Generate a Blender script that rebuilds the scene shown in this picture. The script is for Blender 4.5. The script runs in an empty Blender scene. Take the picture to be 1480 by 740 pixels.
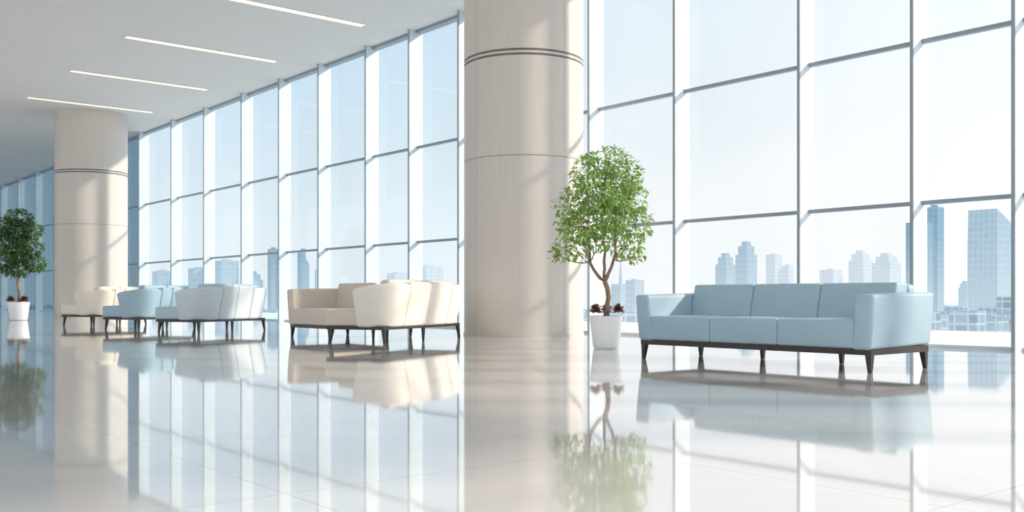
import bpy, bmesh, math, random
from mathutils import Vector, Matrix
random.seed(7)
scene = bpy.context.scene
COL = scene.collection
try:
    scene.view_settings.view_transform = 'Standard'
    scene.view_settings.look = 'None'
    scene.view_settings.exposure = 0.0
except Exception as e:
    print(e)

# ------------------------------------------------------------ materials
def new_mat(name):
    m = bpy.data.materials.new(name); m.use_nodes = True
    nt = m.node_tree
    return m, nt, nt.nodes["Principled BSDF"], nt.nodes["Material Output"]

def simple(name, col, rough=0.5, var=0.06, scale=8.0, bump=0.0, bscale=200, metallic=0, spec=0.5):
    m, nt, b, o = new_mat(name)
    tc = nt.nodes.new("ShaderNodeTexCoord")
    n = nt.nodes.new("ShaderNodeTexNoise"); n.inputs["Scale"].default_value = scale
    n.inputs["Detail"].default_value = 4
    nt.links.new(tc.outputs["Object"], n.inputs["Vector"])
    r = nt.nodes.new("ShaderNodeValToRGB")
    r.color_ramp.elements[0].position = .3; r.color_ramp.elements[1].position = .7
    r.color_ramp.elements[0].color = tuple(c*(1-var) for c in col)+(1,)
    r.color_ramp.elements[1].color = tuple(min(1, c*(1+var)) for c in col)+(1,)
    nt.links.new(n.outputs["Fac"], r.inputs["Fac"])
    nt.links.new(r.outputs["Color"], b.inputs["Base Color"])
    b.inputs["Roughness"].default_value = rough
    b.inputs["Metallic"].default_value = metallic
    b.inputs["Specular IOR Level"].default_value = spec
    if bump:
        n2 = nt.nodes.new("ShaderNodeTexNoise"); n2.inputs["Scale"].default_value = bscale
        nt.links.new(tc.outputs["Object"], n2.inputs["Vector"])
        bp = nt.nodes.new("ShaderNodeBump"); bp.inputs["Strength"].default_value = bump
        bp.inputs["Distance"].default_value = 0.002
        nt.links.new(n2.outputs["Fac"], bp.inputs["Height"])
        nt.links.new(bp.outputs["Normal"], b.inputs["Normal"])
    return m

M_blue  = simple("blue_leather", (.36,.495,.58), .5, .03, 3, .2)
M_lblue = simple("pale_blue_leather", (.64,.72,.77), .5, .03, 3, .2)
M_lblue2= simple("pale_blue_seat_leather", (.47,.61,.69), .5, .03, 3, .2)
M_mblue = simple("mid_blue_leather", (.36,.51,.60), .5, .04, 3, .2)
M_cream = simple("cream_leather", (.66,.59,.52), .5, .03, 3, .2)
M_white = simple("ivory_leather", (.82,.77,.71), .5, .03, 3, .2)
M_beige = simple("beige_leather", (.76,.69,.61), .5, .03, 3, .2)
M_wood  = simple("dark_walnut", (.028,.018,.016), .35, .3, 14)
M_ceram = simple("white_ceramic", (.87,.88,.90), .3, .01, 3)
M_soil  = simple("bark_mulch", (.10,.055,.035), .9, .5, 60, 1.0, 60)
M_bark  = simple("tree_bark", (.26,.17,.11), .8, .35, 30, .8, 90)
M_red   = simple("bromeliad_leaf", (.25,.10,.08), .6, .5, 30)
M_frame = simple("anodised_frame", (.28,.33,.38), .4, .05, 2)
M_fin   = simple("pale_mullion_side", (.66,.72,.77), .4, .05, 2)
M_ceil  = simple("ceiling_paint", (.78,.765,.75), .9, .01, .5)
M_terr  = simple("terrace_paving", (.66,.73,.79), .7, .05, 1)
M_seam  = simple("dark_seam", (.17,.15,.135), .6, .1, 5)
M_seam2 = simple("pale_seam", (.45,.41,.38), .6, .1, 5)
M_wall  = simple("wall_plaster", (.62,.60,.58), .8, .03, 1)

def leaf_mat(name, c1, c2, tr=.5):
    m, nt, b, o = new_mat(name)
    tc = nt.nodes.new("ShaderNodeTexCoord")
    n = nt.nodes.new("ShaderNodeTexNoise"); n.inputs["Scale"].default_value = 9; n.inputs["Detail"].default_value = 6
    nt.links.new(tc.outputs["Object"], n.inputs["Vector"])
    r = nt.nodes.new("ShaderNodeValToRGB")
    r.color_ramp.elements[0].position = .36; r.color_ramp.elements[1].position = .64
    r.color_ramp.elements[0].color = c1+(1,); r.color_ramp.elements[1].color = c2+(1,)
    nt.links.new(n.outputs["Fac"], r.inputs["Fac"])
    nt.links.new(r.outputs["Color"], b.inputs["Base Color"])
    b.inputs["Roughness"].default_value = .4
    t = nt.nodes.new("ShaderNodeBsdfTranslucent")
    nt.links.new(r.outputs["Color"], t.inputs["Color"])
    mx = nt.nodes.new("ShaderNodeMixShader"); mx.inputs[0].default_value = tr
    nt.links.new(b.outputs[0], mx.inputs[1]); nt.links.new(t.outputs[0], mx.inputs[2])
    nt.links.new(mx.outputs[0], o.inputs["Surface"])
    return m
M_leaf = leaf_mat("bright_leaves", (.20,.38,.08), (.54,.72,.26))
M_leafd = leaf_mat("dark_leaves", (.05,.13,.05), (.18,.32,.12))

def glass_mat(name, tint, refl):
    m, nt, b, o = new_mat(name)
    nt.nodes.remove(b)
    t = nt.nodes.new("ShaderNodeBsdfTransparent")
    g = nt.nodes.new("ShaderNodeBsdfGlossy"); g.inputs["Roughness"].default_value = .02
    tc = nt.nodes.new("ShaderNodeTexCoord")
    n = nt.nodes.new("ShaderNodeTexNoise"); n.inputs["Scale"].default_value = .25
    nt.links.new(tc.outputs["Object"], n.inputs["Vector"])
    r = nt.nodes.new("ShaderNodeValToRGB")
    r.color_ramp.elements[0].position=.35; r.color_ramp.elements[1].position=.65
    r.color_ramp.elements[0].color = tuple(c*.96 for c in tint)+(1,)
    r.color_ramp.elements[1].color = tuple(tint)+(1,)
    nt.links.new(n.outputs["Fac"], r.inputs["Fac"]); nt.links.new(r.outputs["Color"], t.inputs["Color"])
    mx = nt.nodes.new("ShaderNodeMixShader"); mx.inputs[0].default_value = refl
    nt.links.new(t.outputs[0], mx.inputs[1]); nt.links.new(g.outputs[0], mx.inputs[2])
    nt.links.new(mx.outputs[0], o.inputs["Surface"])
    return m
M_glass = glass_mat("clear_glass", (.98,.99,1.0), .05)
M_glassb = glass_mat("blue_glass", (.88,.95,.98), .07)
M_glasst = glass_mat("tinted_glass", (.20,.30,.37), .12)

def floor_mat():
    m, nt, b, o = new_mat("polished_marble_tiles")
    tc = nt.nodes.new("ShaderNodeTexCoord")
    br = nt.nodes.new("ShaderNodeTexBrick")
    br.offset = 0.0; br.squash = 1.0
    br.inputs["Scale"].default_value = 1.0
    br.inputs["Brick Width"].default_value = 1.6
    br.inputs["Row Height"].default_value = 1.6
    br.inputs["Mortar Size"].default_value = .004
    br.inputs["Mortar Smooth"].default_value = .1
    br.inputs["Color1"].default_value = (.69,.68,.67,1)
    br.inputs["Color2"].default_value = (.665,.655,.65,1)
    br.inputs["Mortar"].default_value = (.48,.475,.47,1)
    nt.links.new(tc.outputs["Object"], br.inputs["Vector"])
    n = nt.nodes.new("ShaderNodeTexNoise"); n.inputs["Scale"].default_value = .9
    n.inputs["Detail"].default_value = 8; n.inputs["Distortion"].default_value = 1.6
    nt.links.new(tc.outputs["Object"], n.inputs["Vector"])
    r = nt.nodes.new("ShaderNodeValToRGB")
    r.color_ramp.elements[0].position=.35; r.color_ramp.elements[1].position=.6
    r.color_ramp.elements[0].color=(.92,.93,.95,1); r.color_ramp.elements[1].color=(1,1,1,1)
    nt.links.new(n.outputs["Fac"], r.inputs["Fac"])
    mx = nt.nodes.new("ShaderNodeMixRGB"); mx.blend_type='MULTIPLY'; mx.inputs[0].default_value=1
    nt.links.new(br.outputs["Color"], mx.inputs[1]); nt.links.new(r.outputs["Color"], mx.inputs[2])
    nt.links.new(mx.outputs[0], b.inputs["Base Color"])
    b.inputs["Roughness"].default_value = .05
    b.inputs["IOR"].default_value = 1.85
    b.inputs["Coat Weight"].default_value = .5
    b.inputs["Coat IOR"].default_value = 1.5
    b.inputs["Coat Roughness"].default_value = .03
    return m
M_floor = floor_mat()

def column_mat():
    m, nt, b, o = new_mat("column_stone_panel")
    tc = nt.nodes.new("ShaderNodeTexCoord")
    mp = nt.nodes.new("ShaderNodeMapping"); mp.inputs["Scale"].default_value = (9,9,.5)
    nt.links.new(tc.outputs["Object"], mp.inputs["Vector"])
    n = nt.nodes.new("ShaderNodeTexNoise"); n.inputs["Scale"].default_value = 2.2; n.inputs["Detail"].default_value=6
    nt.links.new(mp.outputs[0], n.inputs["Vector"])
    r = nt.nodes.new("ShaderNodeValToRGB")
    r.color_ramp.elements[0].position=.3; r.color_ramp.elements[1].position=.7
    r.color_ramp.elements[0].color=(.62,.57,.53,1); r.color_ramp.elements[1].color=(.65,.60,.56,1)
    nt.links.new(n.outputs["Fac"], r.inputs["Fac"]); nt.links.new(r.outputs["Color"], b.inputs["Base Color"])
    b.inputs["Roughness"].default_value=.38
    return m
M_column = column_mat()

def emis_mat(name, col, s):
    m, nt, b, o = new_mat(name)
    b.inputs["Base Color"].default_value = col+(1,)
    b.inputs["Emission Color"].default_value = col+(1,)
    b.inputs["Emission Strength"].default_value = s
    return m
M_led = emis_mat("warm_led", (1,.78,.52), 1.3)

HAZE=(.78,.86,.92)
def tower_mat(name, col, bw=2.6, rh=3.2, k=.10, top=60.0):
    # distant facade; aerial haze painted into colour and emission, thicker near the ground
    m, nt, b, o = new_mat(name)
    tc = nt.nodes.new("ShaderNodeTexCoord")
    br = nt.nodes.new("ShaderNodeTexBrick"); br.offset=0
    br.inputs["Scale"].default_value=1
    br.inputs["Brick Width"].default_value=bw; br.inputs["Row Height"].default_value=rh
    br.inputs["Mortar Size"].default_value=.35
    br.inputs["Color1"].default_value=tuple(c*(1-k) for c in col)+(1,)
    br.inputs["Color2"].default_value=tuple(c for c in col)+(1,)
    br.inputs["Mortar"].default_value=tuple(min(1,c*(1+k)) for c in col)+(1,)
    sep = nt.nodes.new("ShaderNodeSeparateXYZ"); nt.links.new(tc.outputs["Object"], sep.inputs[0])
    ad = nt.nodes.new("ShaderNodeMath"); ad.operation='ADD'
    nt.links.new(sep.outputs[0], ad.inputs[0]); nt.links.new(sep.outputs[1], ad.inputs[1])
    cb = nt.nodes.new("ShaderNodeCombineXYZ")
    nt.links.new(ad.outputs[0], cb.inputs[0]); nt.links.new(sep.outputs[2], cb.inputs[1])
    nt.links.new(cb.outputs[0], br.inputs["Vector"])
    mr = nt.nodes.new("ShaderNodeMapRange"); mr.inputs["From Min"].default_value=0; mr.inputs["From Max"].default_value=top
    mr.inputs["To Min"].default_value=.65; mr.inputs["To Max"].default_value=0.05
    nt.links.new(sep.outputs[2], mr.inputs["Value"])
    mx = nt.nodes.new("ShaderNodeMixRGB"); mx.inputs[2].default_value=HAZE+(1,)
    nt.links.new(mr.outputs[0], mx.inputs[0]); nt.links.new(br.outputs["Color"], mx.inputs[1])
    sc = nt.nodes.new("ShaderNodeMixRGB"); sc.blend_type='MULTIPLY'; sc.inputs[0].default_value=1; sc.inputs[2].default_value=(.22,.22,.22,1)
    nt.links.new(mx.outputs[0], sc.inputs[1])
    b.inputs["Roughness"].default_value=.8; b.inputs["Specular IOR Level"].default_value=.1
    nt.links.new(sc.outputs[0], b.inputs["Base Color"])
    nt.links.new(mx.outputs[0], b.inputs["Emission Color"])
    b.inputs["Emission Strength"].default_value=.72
    return m
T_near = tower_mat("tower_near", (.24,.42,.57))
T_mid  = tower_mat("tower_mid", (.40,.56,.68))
T_far  = tower_mat("tower_far", (.68,.78,.85))  # paler than the nearer ones: distance haze put into the colour
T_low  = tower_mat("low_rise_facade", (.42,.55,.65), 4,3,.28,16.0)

# ------------------------------------------------------------ mesh helpers
def obj_from(name, verts, faces, mat=None, smooth=False, loc=(0,0,0), parent=None, rot=(0,0,0)):
    me = bpy.data.meshes.new(name); me.from_pydata([tuple(v) for v in verts], [], faces); me.update()
    if smooth:
        for p in me.polygons: p.use_smooth=True
    o = bpy.data.objects.new(name, me); COL.objects.link(o)
    if mat: me.materials.append(mat)
    o.location=loc; o.rotation_euler=rot
    if parent: o.parent=parent
    return o

def boxes(name, lst, mat, parent=None, loc=(0,0,0)):
    V=[];F=[]
    for (x0,y0,z0),(x1,y1,z1) in lst:
        i=len(V)
        V+=[(x0,y0,z0),(x1,y0,z0),(x1,y1,z0),(x0,y1,z0),(x0,y0,z1),(x1,y0,z1),(x1,y1,z1),(x0,y1,z1)]
        F+=[(i,i+3,i+2,i+1),(i+4,i+5,i+6,i+7),(i,i+1,i+5,i+4),(i+1,i+2,i+6,i+5),(i+2,i+3,i+7,i+6),(i+3,i,i+4,i+7)]
    return obj_from(name,V,F,mat,loc=loc,parent=parent)

def tt(p,h): return min(1,max(0,(p.z+h[2])/(2*h[2])))

def rbox(name, size, center, r=.05, bulge=(0,0,0), deform=None, mat=None, parent=None, rot=(0,0,0), seg=4, mid=7, midy=None):
    h=[s/2 for s in size]; r=min(r,min(h)*.98)
    def axis(k0):
        hh=h[k0]; c=hh-r; md=midy if (k0==1 and midy) else mid
        L=[c+r*math.tan(math.radians(45*k/seg)) for k in range(seg+1)]
        M=[-c+2*c*k/md for k in range(1,md)]
        return [-l for l in reversed(L)]+M+L
    ax=[axis(k) for k in range(3)]
    bm=bmesh.new()
    for a in range(3):
        b_,c_=(a+1)%3,(a+2)%3
        for s in (-1,1):
            grid=[]
            for u in ax[b_]:
                row=[]
                for v in ax[c_]:
                    p=[0,0,0]; p[a]=s*h[a]; p[b_]=u; p[c_]=v
                    row.append(bm.verts.new(p))
                grid.append(row)
            for i in range(len(grid)-1):
                for j in range(len(grid[0])-1):
                    q=[grid[i][j],grid[i+1][j],grid[i+1][j+1],grid[i][j+1]]
                    if s<0: q.reverse()
                    bm.faces.new(q)
    bmesh.ops.remove_doubles(bm, verts=bm.verts, dist=1e-5)
    for v in bm.verts:
        p=v.co
        q=Vector([max(-(h[k]-r),min(h[k]-r,p[k])) for k in range(3)])
        d=p-q
        if d.length>1e-9: p=q+d*(r/d.length)
        n=[max(-1,min(1,p[k]/h[k])) for k in range(3)]
        p2=p.copy()
        for k in range(3):
            i,j=(k+1)%3,(k+2)%3
            p2[k]+=bulge[k]*n[k]*(1-n[i]**2)*(1-n[j]**2)
        if deform: p2=Vector(deform(p2,h))
        v.co=p2
    bmesh.ops.recalc_face_normals(bm, faces=bm.faces)
    me=bpy.data.meshes.new(name); bm.to_mesh(me); bm.free()
    for p in me.polygons: p.use_smooth=True
    o=bpy.data.objects.new(name,me); COL.objects.link(o)
    if mat: me.materials.append(mat)
    o.location=center; o.rotation_euler=rot
    if parent: o.parent=parent
    return o

def empty(name, loc, rotz=0):
    e=bpy.data.objects.new(name,None); COL.objects.link(e); e.location=loc; e.rotation_euler=(0,0,rotz)
    e.empty_display_size=.3
    return e

def lathe(name, prof, mat, n=96, loc=(0,0,0), parent=None, smooth=True):
    V=[];F=[]
    for (r,z) in prof:
        for k in range(n):
            a=2*math.pi*k/n; V.append((r*math.cos(a),r*math.sin(a),z))
    for i in range(len(prof)-1):
        for k in range(n):
            F.append((i*n+k,i*n+(k+1)%n,(i+1)*n+(k+1)%n,(i+1)*n+k))
    o=obj_from(name,V,F,mat,smooth,loc,parent)
    if smooth and hasattr(o.data,'set_sharp_from_angle'): o.data.set_sharp_from_angle(angle=math.radians(35))
    return o

def tubes(name, paths, mat, n=8, parent=None):
    V=[];F=[]
    for path in paths:
        pts=[Vector(p[0]) for p in path]; rad=[p[1] for p in path]
        base=len(V)
        for i,p in enumerate(pts):
            t=(pts[min(i+1,len(pts)-1)]-pts[max(i-1,0)]).normalized()
            a=t.orthogonal().normalized() if abs(t.z)<.9 else Vector((1,0,0))
            u=(a-t*a.dot(t)).normalized(); w=t.cross(u)
            for k in range(n):
                an=2*math.pi*k/n
                V.append(p+(u*math.cos(an)+w*math.sin(an))*rad[i])
        for i in range(len(pts)-1):
            for k in range(n):
                F.append((base+i*n+k,base+i*n+(k+1)%n,base+(i+1)*n+(k+1)%n,base+(i+1)*n+k))
    return obj_from(name,V,F,mat,True,parent=parent)

def leg(name, x,y,h, parent, sx=0, sy=0, top=.028, bot=.017):
    V=[]
    for z,s,ox,oy in ((0,bot,sx,sy),(h,top,0,0)):
        V+=[(x+ox-s,y+oy-s,z),(x+ox+s,y+oy-s,z),(x+ox+s,y+oy+s,z),(x+ox-s,y+oy+s,z)]
    F=[(0,3,2,1),(4,5,6,7),(0,1,5,4),(1,2,6,5),(2,3,7,6),(3,0,4,7)]
    return obj_from(name,V,F,M_wood,parent=parent)

# ------------------------------------------------------------ room
WY=13.4; CZ=7.15; X0=-66.0; X1=6.0; Y0=-8.0
boxes("floor", [((X0,Y0,-.2),(X1,WY+.1,0))], M_floor)
boxes("ceiling", [((X0,Y0,CZ),(X1,WY+.1,CZ+.3))], M_ceil)
boxes("wall_left", [((X0-.3,Y0,-.2),(X0,WY+.1,CZ+.3))], M_wall)

mx=[-5.62,-7.0,-8.84,-11.36,-13.5,-15.6,-17.7,-19.7,-21.7,-24.2,-26.6,-29.2,-32.2,-35.2,-38.6]
mxt=[-41.3,-44.2,-47.3,-50.6,-54.0,-57.6,-61.4,-65.8]
mxr=[-4.0,-2.2,-.3,1.6,3.6,5.8]
Zl,Zu=2.04,4.33
fr=[];fin=[]
for x in mx+mxt+mxr:
    fr.append(((x-.025,WY-.34,0),(x+.02,WY-.315,CZ)))
    fin.append(((x-.025,WY-.315,0),(x+.02,WY+.06,CZ)))
for z in (Zl,Zu):
    fr.append(((X0,WY-.10,z-.028),(X1,WY-.02,z+.028)))
fin.append(((X0,WY-.10,0),(X1,WY+.04,.045)))
fr.append(((X0,WY-.14,CZ-.07),(X1,WY+.04,CZ)))
win=empty("window_1",(0,0,0))
boxes("frame",fr,M_frame,win)
boxes("mullion_fins",fin,M_fin,win)
def pane(name,xa,xb,mat):
    obj_from(name,[(xa,WY,.04),(xb,WY,.04),(xb,WY,CZ-.05),(xa,WY,CZ-.05)],[(0,1,2,3)],mat,parent=win)
allx=sorted(mx+mxt+mxr)
for i in range(len(allx)-1):
    xa,xb=allx[i],allx[i+1]
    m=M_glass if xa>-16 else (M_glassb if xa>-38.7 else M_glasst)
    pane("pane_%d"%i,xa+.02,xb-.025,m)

for i,x in enumerate((-15.4,-20.1,-24.7,-29.4,-34.2)):
    e=empty("recessed_ceiling_light",(x,10.05,CZ))
    boxes("diffuser",[((-.11,-2.0,-.012),(.11,2.0,-.002))],M_led,e)
    boxes("trim_ring",[((-.14,-2.03,-.02),(-.11,2.03,0)),((.11,-2.03,-.02),(.14,2.03,0)),((-.11,-2.03,-.02),(.11,-2.0,0)),((-.11,2.0,-.02),(.11,2.03,0))],M_ceil,e)

def column(loc,r):
    e=empty("round_column",loc)
    g=.012
    prof=[(r+.0,0.0),(r,3.20),(r-g,3.203),(r-g,3.217),(r,3.22),(r,4.97),(r-.03,4.975),(r-.03,5.005),(r,5.01),(r,5.05),(r-.03,5.055),(r-.03,5.085),(r,5.09),(r,CZ)]
    lathe("shaft",prof,M_column,128,parent=e)
    for z0,z1,mt,d in ((4.975,5.005,M_seam,.004),(5.055,5.085,M_seam,.004),(3.203,3.217,M_seam2,.002)):
        lathe("joint",[(r-.04,z0),(r+d-.008,z0),(r+d-.008,z1),(r-.04,z1)],mt,128,parent=e)
    for a in (-.62, -.62+math.pi/2*1, -.62+math.pi, -.62+1.5*math.pi):
        a=a-.95
        t=.004/r
        V=[];F=[]
        for z in (0,CZ):
            for (rr,aa) in ((r-.01,a-t),(r+.0015,a-t),(r+.0015,a+t),(r-.01,a+t)):
                V.append((rr*math.cos(aa),rr*math.sin(aa),z))
        F=[(0,1,5,4),(1,2,6,5),(2,3,7,6)]
        obj_from("panel_joint",V,F,M_seam2,parent=e)
    lathe("base_ring",[(r+.012,0),(r+.012,.05),(r,.052)],M_column,128,parent=e)
column((-13.96,11.83,0),1.115)
column((-36.0,10.55,0),1.19)

# ------------------------------------------------------------ sofas
def lounge_sofa(name,loc,rotz,W,D,n,mat,arm_h=.745,back_h=.86,seat_h=.49,arms=(1,1),at=.2,zb=.225):
    e=empty(name,loc,rotz)
    z0=zb-.06
    boxes("base_rail",[((-W/2+.04,-D/2+.03,z0),(W/2-.04,-D/2+.07,zb+.005)),((-W/2+.04,D/2-.07,z0),(W/2-.04,D/2-.03,zb+.005)),
                       ((-W/2+.04,-D/2+.07,z0),(-W/2+.08,D/2-.07,zb+.005)),((W/2-.08,-D/2+.07,z0),(W/2-.04,D/2-.07,zb+.005)),
                       ((-W/2+.08,-D/2+.07,z0+.03),(W/2-.08,D/2-.07,zb+.005))],M_wood,e)
    k=1
    for sx in (-1,1):
        for sy in (-1,1):
            leg("leg_%d"%k,sx*(W/2-.075),sy*(D/2-.065),z0+.02,e,sx*.012,sy*.012,.032,.016); k+=1
    if W>2: leg("leg_5",-W*.17,D/2-.07,z0+.02,e); leg("leg_6",W*.17,D/2-.07,z0+.02,e)
    for i,s in enumerate((-1,1)):
        if not arms[i]: continue
        def df(p,h,s=s):
            t=tt(p,h)
            return (p.x+s*(.03*t - .012*(1-t)**3), p.y-(.0 if p.y>0 else .02*t), p.z+.012*(p.y/h[1]))
        rbox("arm_%d"%(i+1),(at,D,arm_h-zb),(s*(W/2-at/2-.02),0,(arm_h+zb)/2),.035,(.008,.006,.006),df,mat,e)
    xa=-W/2+(at if arms[0] else 0); xb=W/2-(at if arms[1] else 0)
    cw=(xb-xa)/n
    bt=.22
    rbox("back_frame",(xb-xa+.02,.16,back_h-.015-zb),((xa+xb)/2,D/2-.09,(back_h-.015+zb)/2),.05,(0,.02,0),lambda p,h:(p.x,p.y+.03*tt(p,h),p.z),mat,e)
    for i in range(n):
        cx=xa+cw*(i+.5)
        rbox("seat_cushion_%d"%(i+1),(cw-.001,D-.2,seat_h-zb),(cx,-.1,(seat_h+zb)/2),.022,(0,.008,.010),None,mat,e)
        def db(p,h):
            return (p.x,p.y+.09*tt(p,h),p.z)
        rbox("back_cushion_%d"%(i+1),(cw-.001,bt,back_h-seat_h+.03),(cx,D/2-.32,(back_h+seat_h-.03)/2+.0),.026,(0,.015,.003),db,mat,e)
    return e

def channel_sofa(name,loc,rotz,L,D,mat,mat_in,back_h=.93,nmid=2):
    # faces local -X; tub shell of upholstered panels wraps the +X side and both ends
    e=empty(name,loc,rotz)
    boxes("base_rail",[((-D/2+.05,-L/2+.05,.215),(D/2-.10,-L/2+.09,.265)),((-D/2+.05,L/2-.09,.215),(D/2-.10,L/2-.05,.265)),
                       ((-D/2+.05,-L/2+.09,.215),(-D/2+.09,L/2-.09,.265)),((D/2-.14,-L/2+.09,.215),(D/2-.10,L/2-.09,.265)),
                       ((-D/2+.09,-L/2+.09,.235),(D/2-.14,L/2-.09,.265))],M_wood,e)
    k=1
    for sx in (-1,1):
        for sy in (-1,1):
            leg("leg_%d"%k,sx*(D/2-.12),sy*(L/2-.10),.225,e,sx*.025,sy*.02,.028,.014); k+=1
    leg("leg_5",D/2-.12,0,.225,e,top=.024,bot=.014); leg("leg_6",-D/2+.10,0,.225,e,top=.024,bot=.014)
    nseat=2; cw=(L-.10)/nseat
    for i in range(nseat):
        rbox("seat_cushion_%d"%(i+1),(D-.28,cw-.003,.25),(-.13,-L/2+.05+cw*(i+.5),.39),.04,(.015,.01,.012),None,mat_in,e)
    th=.17; R=.30; xb=D/2-.06-th/2; yb=L/2-th/2; arm=.10
    segs=[arm, R*math.pi/2, 2*(yb-R), R*math.pi/2, arm]
    tot=sum(segs)
    def path(s):
        if s<segs[0]: return Vector((xb-R-arm+s,-yb,0)),Vector((0,-1,0))
        s-=segs[0]
        if s<segs[1]:
            a=-math.pi/2+s/R; n=Vector((math.cos(a),math.sin(a),0)); return Vector((xb-R,-yb+R,0))+n*R,n
        s-=segs[1]
        if s<segs[2]: return Vector((xb,-yb+R+s,0)),Vector((1,0,0))
        s-=segs[2]
        if s<segs[3]:
            a=s/R; n=Vector((math.cos(a),math.sin(a),0)); return Vector((xb-R,yb-R,0))+n*R,n
        s-=segs[3]
        return Vector((xb-R-s,yb,0)),Vector((0,1,0))
    corner=segs[0]+segs[1]+.24
    cuts=[0,corner]+[corner+(tot-2*corner)*(i+1)/nmid for i in range(nmid)]+[tot]
    for i in range(len(cuts)-1):
        a,b=cuts[i],cuts[i+1]; ln=b-a
        hh=back_h+(.03 if 0<i<len(cuts)-2 else 0)
        def df(p,h,a=a,b=b):
            t=tt(p,h)
            ny=p.y/h[1]
            s=max(0,min(tot,(a+b)/2+p.y))
            c,n=path(s)
            out=p.x+.13*t**1.2
            edge=min(s,tot-s); drop=.08*max(0,1-edge/.5)**1.5
            z=p.z-(drop+.03*abs(ny)**3)*t
            q=c+n*out
            return (q.x,q.y,z)
        rbox("back_panel_%d"%(i+1),(th,ln-.002,hh-.255),(0,0,(hh+.255)/2),.042,(.025,0,0),df,mat,e,seg=4,midy=16)
    for i in range(nseat):
        l2=(2*(yb-R)+.3)/nseat
        rbox("back_cushion_%d"%(i+1),(.18,l2-.004,.46),(xb-.16,-l2*nseat/2+l2*(i+.5),.74),.05,(.03,0,.01),lambda p,h:(p.x+.13*tt(p,h),p.y,p.z),mat_in,e)
    return e

lounge_sofa("blue_three_seat_sofa",(-6.27,8.82,0),0,2.95,1.12,3,M_blue,arm_h=.74,back_h=.85)
R28=math.radians(27)
lounge_sofa("cream_loveseat",(-15.42,8.75,0),0,1.5,1.25,1,M_cream,arm_h=.86,back_h=.96,seat_h=.50,arms=(1,0),at=.22)
channel_sofa("ivory_channel_back_sofa",(-13.41,8.70,0),R28,2.65,1.15,M_white,M_cream,.92)
channel_sofa("pale_blue_channel_back_sofa",(-19.53,8.14,0),R28,2.2,1.2,M_lblue,M_lblue2,.91)
channel_sofa("mid_blue_channel_back_sofa",(-22.35,7.85,0),R28,1.9,1.15,M_mblue,M_mblue,.89)
channel_sofa("beige_channel_back_sofa",(-26.1,8.0,0),R28,1.9,1.2,M_beige,M_beige,.89)

# ------------------------------------------------------------ potted trees
def leaves(name, clumps, count, mat, parent, size=(.05,.09), seed=1):
    rnd=random.Random(seed); V=[];F=[]
    wts=[c[1]*c[1]*c[2] for c in clumps]
    for _ in range(count):
        c,rx,rz=rnd.choices(clumps,wts)[0][0:3]
        while True:
            d=Vector((rnd.uniform(-1,1),rnd.uniform(-1,1),rnd.uniform(-1,1)))
            if .05<d.length<=1: break
        d=d.normalized()*(d.length**.55)
        if rnd.random()<.08: d*=rnd.uniform(1.0,1.25)
        p=Vector(c)+Vector((d.x*rx,d.y*rx,d.z*rz))
        dr=(d.normalized()*.8+Vector((rnd.uniform(-1,1),rnd.uniform(-1,1),rnd.uniform(-1.1,.5)))).normalized()
        up=Vector((rnd.uniform(-.7,.7),rnd.uniform(-.7,.7),1))
        s=dr.cross(up)
        if s.length<.05: continue
        s.normalize(); nrm=s.cross(dr)
        L=rnd.uniform(*size); w=L*rnd.uniform(.2,.27)
        i=len(V)
        V+=[p,p+dr*L*.35+s*w+nrm*w*.35,p+dr*L*.7+s*w*.8+nrm*w*.2-nrm*L*.05,p+dr*L-nrm*L*.14,p+dr*L*.7-s*w*.8+nrm*w*.2-nrm*L*.05,p+dr*L*.35-s*w+nrm*w*.35,p+dr*L*.5-nrm*L*.02]
        F+=[(i,i+1,i+6),(i+1,i+2,i+6),(i+2,i+3,i+6),(i+3,i+4,i+6),(i+4,i+5,i+6),(i+5,i,i+6)]
    return obj_from(name,V,F,mat,True,parent=parent)

def wob(a,b,ra,rb,rnd,n=6,amp=.03):
    a=Vector(a);b=Vector(b);out=[]
    for k in range(n+1):
        t=k/n; p=a.lerp(b,t)
        if 0<k<n: p+=Vector((rnd.uniform(-amp,amp),rnd.uniform(-amp,amp),rnd.uniform(-amp,amp)*.4))
        p+=Vector((0,0,-.04*math.sin(math.pi*t)))
        out.append((p,ra+(rb-ra)*t))
    return out

def rosette(parent,loc,r,seed):
    rnd=random.Random(seed);V=[];F=[]
    for k in range(110):
        a=rnd.uniform(0,6.283); el=rnd.uniform(-.5,1.5)
        d=Vector((math.cos(a)*math.cos(el),math.sin(a)*math.cos(el),math.sin(el)*.9+.1))
        s=d.cross(Vector((0,0,1))); s=s.normalized() if s.length>.01 else Vector((1,0,0))
        L=r*rnd.uniform(.8,1.1);w=r*.17;i=len(V);p=Vector(loc)
        V+=[p,p+d*L*.5+s*w,p+d*L+Vector((0,0,-.01)),p+d*L*.5-s*w,p+d*L*.55+Vector((0,0,w*.4))]
        F+=[(i,i+1,i+4),(i+1,i+2,i+4),(i+2,i+3,i+4),(i+3,i,i+4)]
    return obj_from("rosette_plant",V,F,M_red,parent=parent)

def pot(e,rb,rt,h):
    lathe("pot",[(0,0),(rb*.9,0),(rb,.015),(rb*1.04,.04),(rt,h-.02),(rt+.004,h-.006),(rt-.004,h),(rt-.03,h),(rt-.035,h-.05),(0,h-.05)],M_ceram,64,parent=e)
    lathe("soil",[(0,h-.015),(rt*.5,h-.02),(rt-.034,h-.04)],M_soil,48,parent=e)

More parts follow.
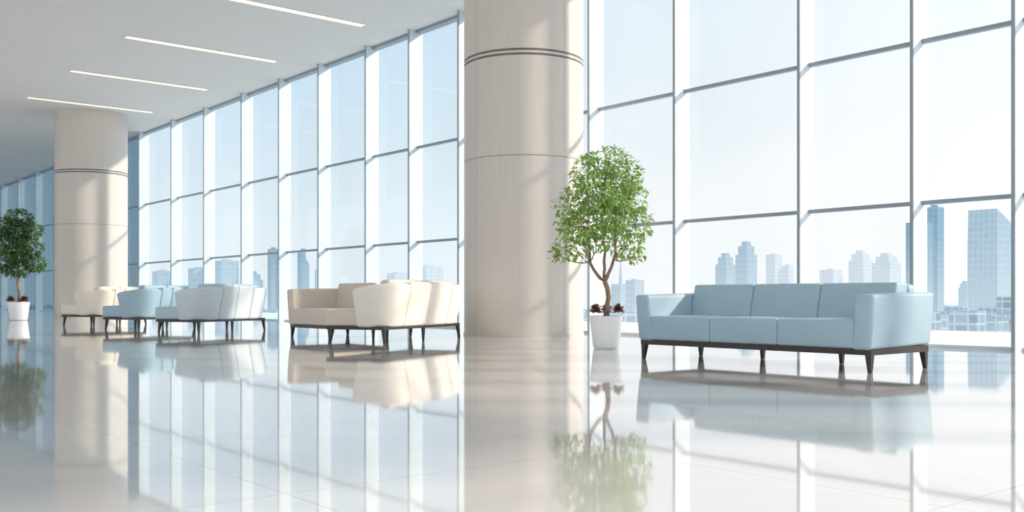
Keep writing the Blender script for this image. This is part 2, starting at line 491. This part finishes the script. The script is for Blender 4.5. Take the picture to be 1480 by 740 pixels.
def big_tree():
    e=empty("potted_ficus_tree",(-9.5,9.53,0)); rnd=random.Random(3)
    pot(e,.175,.225,.45)
    R=Vector((.6375,.7706,0)); Fw=Vector((-.77,.637,0))
    def P(r,f,z): return R*(r-(.06 if z>.9 else 0))+Fw*f+Vector((0,0,z))
    fork=P(.04,0,.92)
    paths=[]
    trunk=[(P(.0,0,.42),.045),(P(.01,0,.55),.036),(P(.035,.01,.7),.033),(P(.02,0,.82),.033),(fork,.034)]
    paths.append(trunk)
    clumps=[(P(-.42,.05,1.42),.24,.20),(P(-.30,-.2,1.66),.27,.22),(P(-.40,.1,1.98),.25,.24),(P(-.12,-.15,2.1),.30,.27),
            (P(-.12,.1,2.42),.30,.24),(P(.10,.0,2.56),.30,.20),(P(.32,-.05,2.36),.24,.22),(P(.38,.1,2.05),.26,.25),
            (P(.16,-.25,1.85),.30,.28),(P(.45,.0,1.70),.24,.22),(P(.34,.1,1.42),.26,.17),(P(.42,-.1,1.26),.17,.08),
            (P(-.05,.25,1.8),.3,.3),(P(-.60,0,1.28),.12,.10),(P(-.05,-.1,1.5),.24,.16),(P(.2,.3,2.2),.3,.3),(P(-.52,0,1.72),.13,.14)]
    mids=[P(-.16,.02,1.18),P(.16,-.02,1.22),P(.04,.1,1.2)]
    tops=[P(-.2,0,1.75),P(.2,0,1.8),P(0,.05,2.0)]
    for m,t in zip(mids,tops):
        paths.append(wob(fork,m,.026,.019,rnd,4,.008)); paths.append(wob(m,t,.019,.010,rnd,5,.02))
    paths.append(wob(tops[2],P(.05,0,2.55),.010,.005,rnd,5,.02))
    allp=mids+tops
    for c in clumps:
        src=min(allp,key=lambda q:(q-c[0]).length+(0 if q.z<c[0].z+.05 else 1))
        paths.append(wob(src,c[0],.010,.005,rnd,5,.02))
        for _ in range(7):
            d=Vector((rnd.uniform(-1,1),rnd.uniform(-1,1),rnd.uniform(-.6,1))).normalized()
            paths.append(wob(c[0],c[0]+Vector((d.x*c[1],d.y*c[1],d.z*c[2]))*.9,.005,.002,rnd,3,.01))
    tubes("trunk_and_branches",paths,M_bark,8,e)
    leaves("foliage",clumps,3900,M_leaf,e,(.055,.095),5)
    for k,(r,f) in enumerate(((-.15,-.08),(.16,-.05),(.02,.14))):
        rosette(e,R*r+Fw*f+Vector((0,0,.52)),.115,k+3)
big_tree()

def far_tree():
    e=empty("potted_rubber_tree",(-32.8,7.47,0)); rnd=random.Random(9)
    pot(e,.24,.31,.56)
    R=Vector((.6375,.7706,0)); Fw=Vector((-.77,.637,0))
    def P(r,f,z): return R*r+Fw*f+Vector((0,0,z))
    fork=P(-.02,0,1.25)
    paths=[[(P(0,0,.5),.05),(P(.04,0,.8),.042),(P(-.03,0,1.05),.04),(fork,.038)]]
    clumps=[(P(-.5,0,1.75),.35,.28),(P(0,-.1,1.6),.38,.25),(P(.42,.1,1.75),.33,.22),(P(.35,0,2.2),.36,.3),(P(-.3,.2,2.3),.42,.34),
            (P(.05,-.2,2.1),.4,.35),(P(-.05,0,2.75),.42,.32),(P(.35,.1,2.75),.3,.25),(P(.0,0,3.15),.36,.24),(P(-.4,0,2.9),.3,.3)]
    top=P(0,0,2.6); paths.append(wob(fork,top,.034,.015,rnd,6,.03))
    for c in clumps:
        src=fork.lerp(top,min(1,max(0,(c[0].z-.35-fork.z)/(top.z-fork.z))))
        paths.append(wob(src,c[0],.016,.007,rnd,5,.03))
    tubes("trunk_and_branches",paths,M_bark,8,e)
    leaves("foliage",clumps,3600,M_leafd,e,(.09,.15),11)
    for k,(r,f) in enumerate(((-.20,-.1),(.21,-.08),(.02,.17))):
        rosette(e,P(r,f,.62),.16,k+13)
far_tree()

# ------------------------------------------------------------ outside
boxes("terrace",[((X0,WY+.12,-.3),(30,22,-.06))],M_terr)
def ground_mat():
    m, nt, b, o = new_mat("hazy_city_ground")  # haze painted into the ground colour, with emission to make it glow
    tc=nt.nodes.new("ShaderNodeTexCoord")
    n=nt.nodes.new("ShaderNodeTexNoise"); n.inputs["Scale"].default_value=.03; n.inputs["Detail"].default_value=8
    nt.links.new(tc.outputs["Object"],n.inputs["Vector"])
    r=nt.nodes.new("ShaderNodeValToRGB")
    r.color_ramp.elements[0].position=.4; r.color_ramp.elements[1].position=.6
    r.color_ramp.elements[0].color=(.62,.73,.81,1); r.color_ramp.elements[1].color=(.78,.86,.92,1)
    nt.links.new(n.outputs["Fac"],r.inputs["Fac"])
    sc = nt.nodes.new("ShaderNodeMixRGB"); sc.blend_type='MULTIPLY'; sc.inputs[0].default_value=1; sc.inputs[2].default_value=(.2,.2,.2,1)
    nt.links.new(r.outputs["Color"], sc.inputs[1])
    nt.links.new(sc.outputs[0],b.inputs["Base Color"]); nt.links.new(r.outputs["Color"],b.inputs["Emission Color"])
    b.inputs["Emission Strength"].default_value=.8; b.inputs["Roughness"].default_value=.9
    return m
GZ=-22.0
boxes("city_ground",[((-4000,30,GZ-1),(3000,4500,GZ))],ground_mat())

sky=empty("distant_city_skyline",(0,0,0))
def bpos(px,D):
    u=(px-740)/1414.0
    return (D*(u*.6375-.7705), D*(u*.7706+.6372))
TN=[0]
def tower(px0,px1,ytop,D,mat,kind="box",slope=0):
    W=(px1-px0)/1414*D; x,y=bpos((px0+px1)/2,D)
    H=.7+(430-ytop)/1414*D-GZ
    w=W/1.33; hw=w/2
    V=[];F=[]
    def prism(r0,z0,r1,z1,sl=0,ox=0):
        i=len(V)
        V.extend([(-r0+ox,-r0,z0),(r0+ox,-r0,z0),(r0+ox,r0,z0),(-r0+ox,r0,z0),(-r1+ox,-r1,z1),(r1+ox,-r1,z1-sl),(r1+ox,r1,z1-sl*.6),(-r1+ox,r1,z1)])
        F.extend([(i,i+3,i+2,i+1),(i+4,i+5,i+6,i+7),(i,i+1,i+5,i+4),(i+1,i+2,i+6,i+5),(i+2,i+3,i+7,i+6),(i+3,i,i+4,i+7)])
    if kind=="box": prism(hw,0,hw,H,slope); prism(hw*.4,H-slope,hw*.4,H+H*.02)
    elif kind=="step": prism(hw,0,hw,H*.86); prism(hw*.75,H*.86,hw*.75,H*.95); prism(hw*.45,H*.95,hw*.4,H)
    elif kind=="curve":
        n=8
        for k in range(n):
            z0=H*k/n; z1=H*(k+1)/n
            f=lambda t:hw*(1+.06*math.sin(t*math.pi*.9))
            prism(f(k/n),z0,f((k+1)/n),z1,slope if k==n-1 else 0)
    elif kind=="spire": prism(hw,0,hw,H*.7,slope); prism(hw*.2,H*.7,hw*.05,H)
    TN[0]+=1
    return obj_from("skyscraper_%d"%TN[0],V,F,mat,loc=(x,y,GZ),rot=(0,0,math.radians(50.4+38)),parent=sky)
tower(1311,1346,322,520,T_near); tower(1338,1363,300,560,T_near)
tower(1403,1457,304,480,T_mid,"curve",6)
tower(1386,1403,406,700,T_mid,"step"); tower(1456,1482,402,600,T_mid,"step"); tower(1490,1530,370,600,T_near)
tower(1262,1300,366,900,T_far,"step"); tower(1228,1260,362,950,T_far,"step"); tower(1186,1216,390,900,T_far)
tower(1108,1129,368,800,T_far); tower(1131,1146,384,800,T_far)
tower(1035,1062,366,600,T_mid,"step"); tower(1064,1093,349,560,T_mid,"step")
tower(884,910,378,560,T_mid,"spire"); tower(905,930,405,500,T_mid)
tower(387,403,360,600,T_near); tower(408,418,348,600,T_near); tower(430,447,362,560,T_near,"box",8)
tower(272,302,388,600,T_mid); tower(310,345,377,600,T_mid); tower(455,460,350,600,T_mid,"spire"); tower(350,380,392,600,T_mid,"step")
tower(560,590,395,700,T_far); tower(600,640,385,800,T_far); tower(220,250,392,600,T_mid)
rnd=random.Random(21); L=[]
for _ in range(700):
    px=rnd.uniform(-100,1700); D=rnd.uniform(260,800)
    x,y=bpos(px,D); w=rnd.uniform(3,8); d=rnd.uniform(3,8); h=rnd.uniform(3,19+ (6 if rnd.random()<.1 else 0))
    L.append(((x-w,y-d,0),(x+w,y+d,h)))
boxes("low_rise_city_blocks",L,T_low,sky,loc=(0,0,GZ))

# ------------------------------------------------------------ lights
w=bpy.data.worlds.new("sky"); scene.world=w; w.use_nodes=True
nt=w.node_tree; bg=nt.nodes["Background"]
tc=nt.nodes.new("ShaderNodeTexCoord")
sep=nt.nodes.new("ShaderNodeSeparateXYZ"); nt.links.new(tc.outputs["Generated"],sep.inputs[0])
def ramp(stops):
    r=nt.nodes.new("ShaderNodeValToRGB"); e=r.color_ramp.elements
    e[0].position=stops[0][0]; e[0].color=stops[0][1]+(1,)
    e[1].position=stops[-1][0]; e[1].color=stops[-1][1]+(1,)
    for p,c in stops[1:-1]:
        a=e.new(p); a.color=c+(1,)
    nt.links.new(sep.outputs[2],r.inputs[0]); return r
rz=ramp([(0,(.74,.78,.80)),(.06,(.72,.77,.80)),(.28,(.49,.62,.73)),(1,(.32,.46,.66))])
rw=ramp([(0,(.77,.785,.79)),(.12,(.77,.79,.80)),(.35,(.71,.77,.81)),(1,(.66,.74,.83))])
mr=nt.nodes.new("ShaderNodeMapRange"); mr.inputs["From Min"].default_value=-.88; mr.inputs["From Max"].default_value=-.5
nt.links.new(sep.outputs[0],mr.inputs["Value"])
mxn=nt.nodes.new("ShaderNodeMixRGB")
nt.links.new(mr.outputs[0],mxn.inputs[0]); nt.links.new(rz.outputs[0],mxn.inputs[1]); nt.links.new(rw.outputs[0],mxn.inputs[2])
nt.links.new(mxn.outputs[0],bg.inputs["Color"])
ms=nt.nodes.new("ShaderNodeMapRange"); ms.inputs["From Min"].default_value=-.6; ms.inputs["From Max"].default_value=.3
ms.inputs["To Min"].default_value=1.28; ms.inputs["To Max"].default_value=1.75
nt.links.new(sep.outputs[0],ms.inputs["Value"]); nt.links.new(ms.outputs[0],bg.inputs["Strength"])

sd=bpy.data.lights.new("sun","SUN"); sd.energy=4.3; sd.color=(1,.87,.72); sd.angle=math.radians(2.5)
so=bpy.data.objects.new("sun",sd); COL.objects.link(so)
so.rotation_euler=Vector((-.60,-.62,-.46)).to_track_quat('-Z','Y').to_euler(); so.location=(10,30,20)

# ------------------------------------------------------------ camera
cd=bpy.data.cameras.new("camera"); cam=bpy.data.objects.new("camera",cd); COL.objects.link(cam)
cd.sensor_width=36; cd.lens=34.39; cd.shift_y=60/1480; cd.clip_end=6000; cd.clip_start=.05
cam.location=(0,0,.7); cam.rotation_euler=(math.radians(90),0,math.asin(.7706))
scene.camera=cam
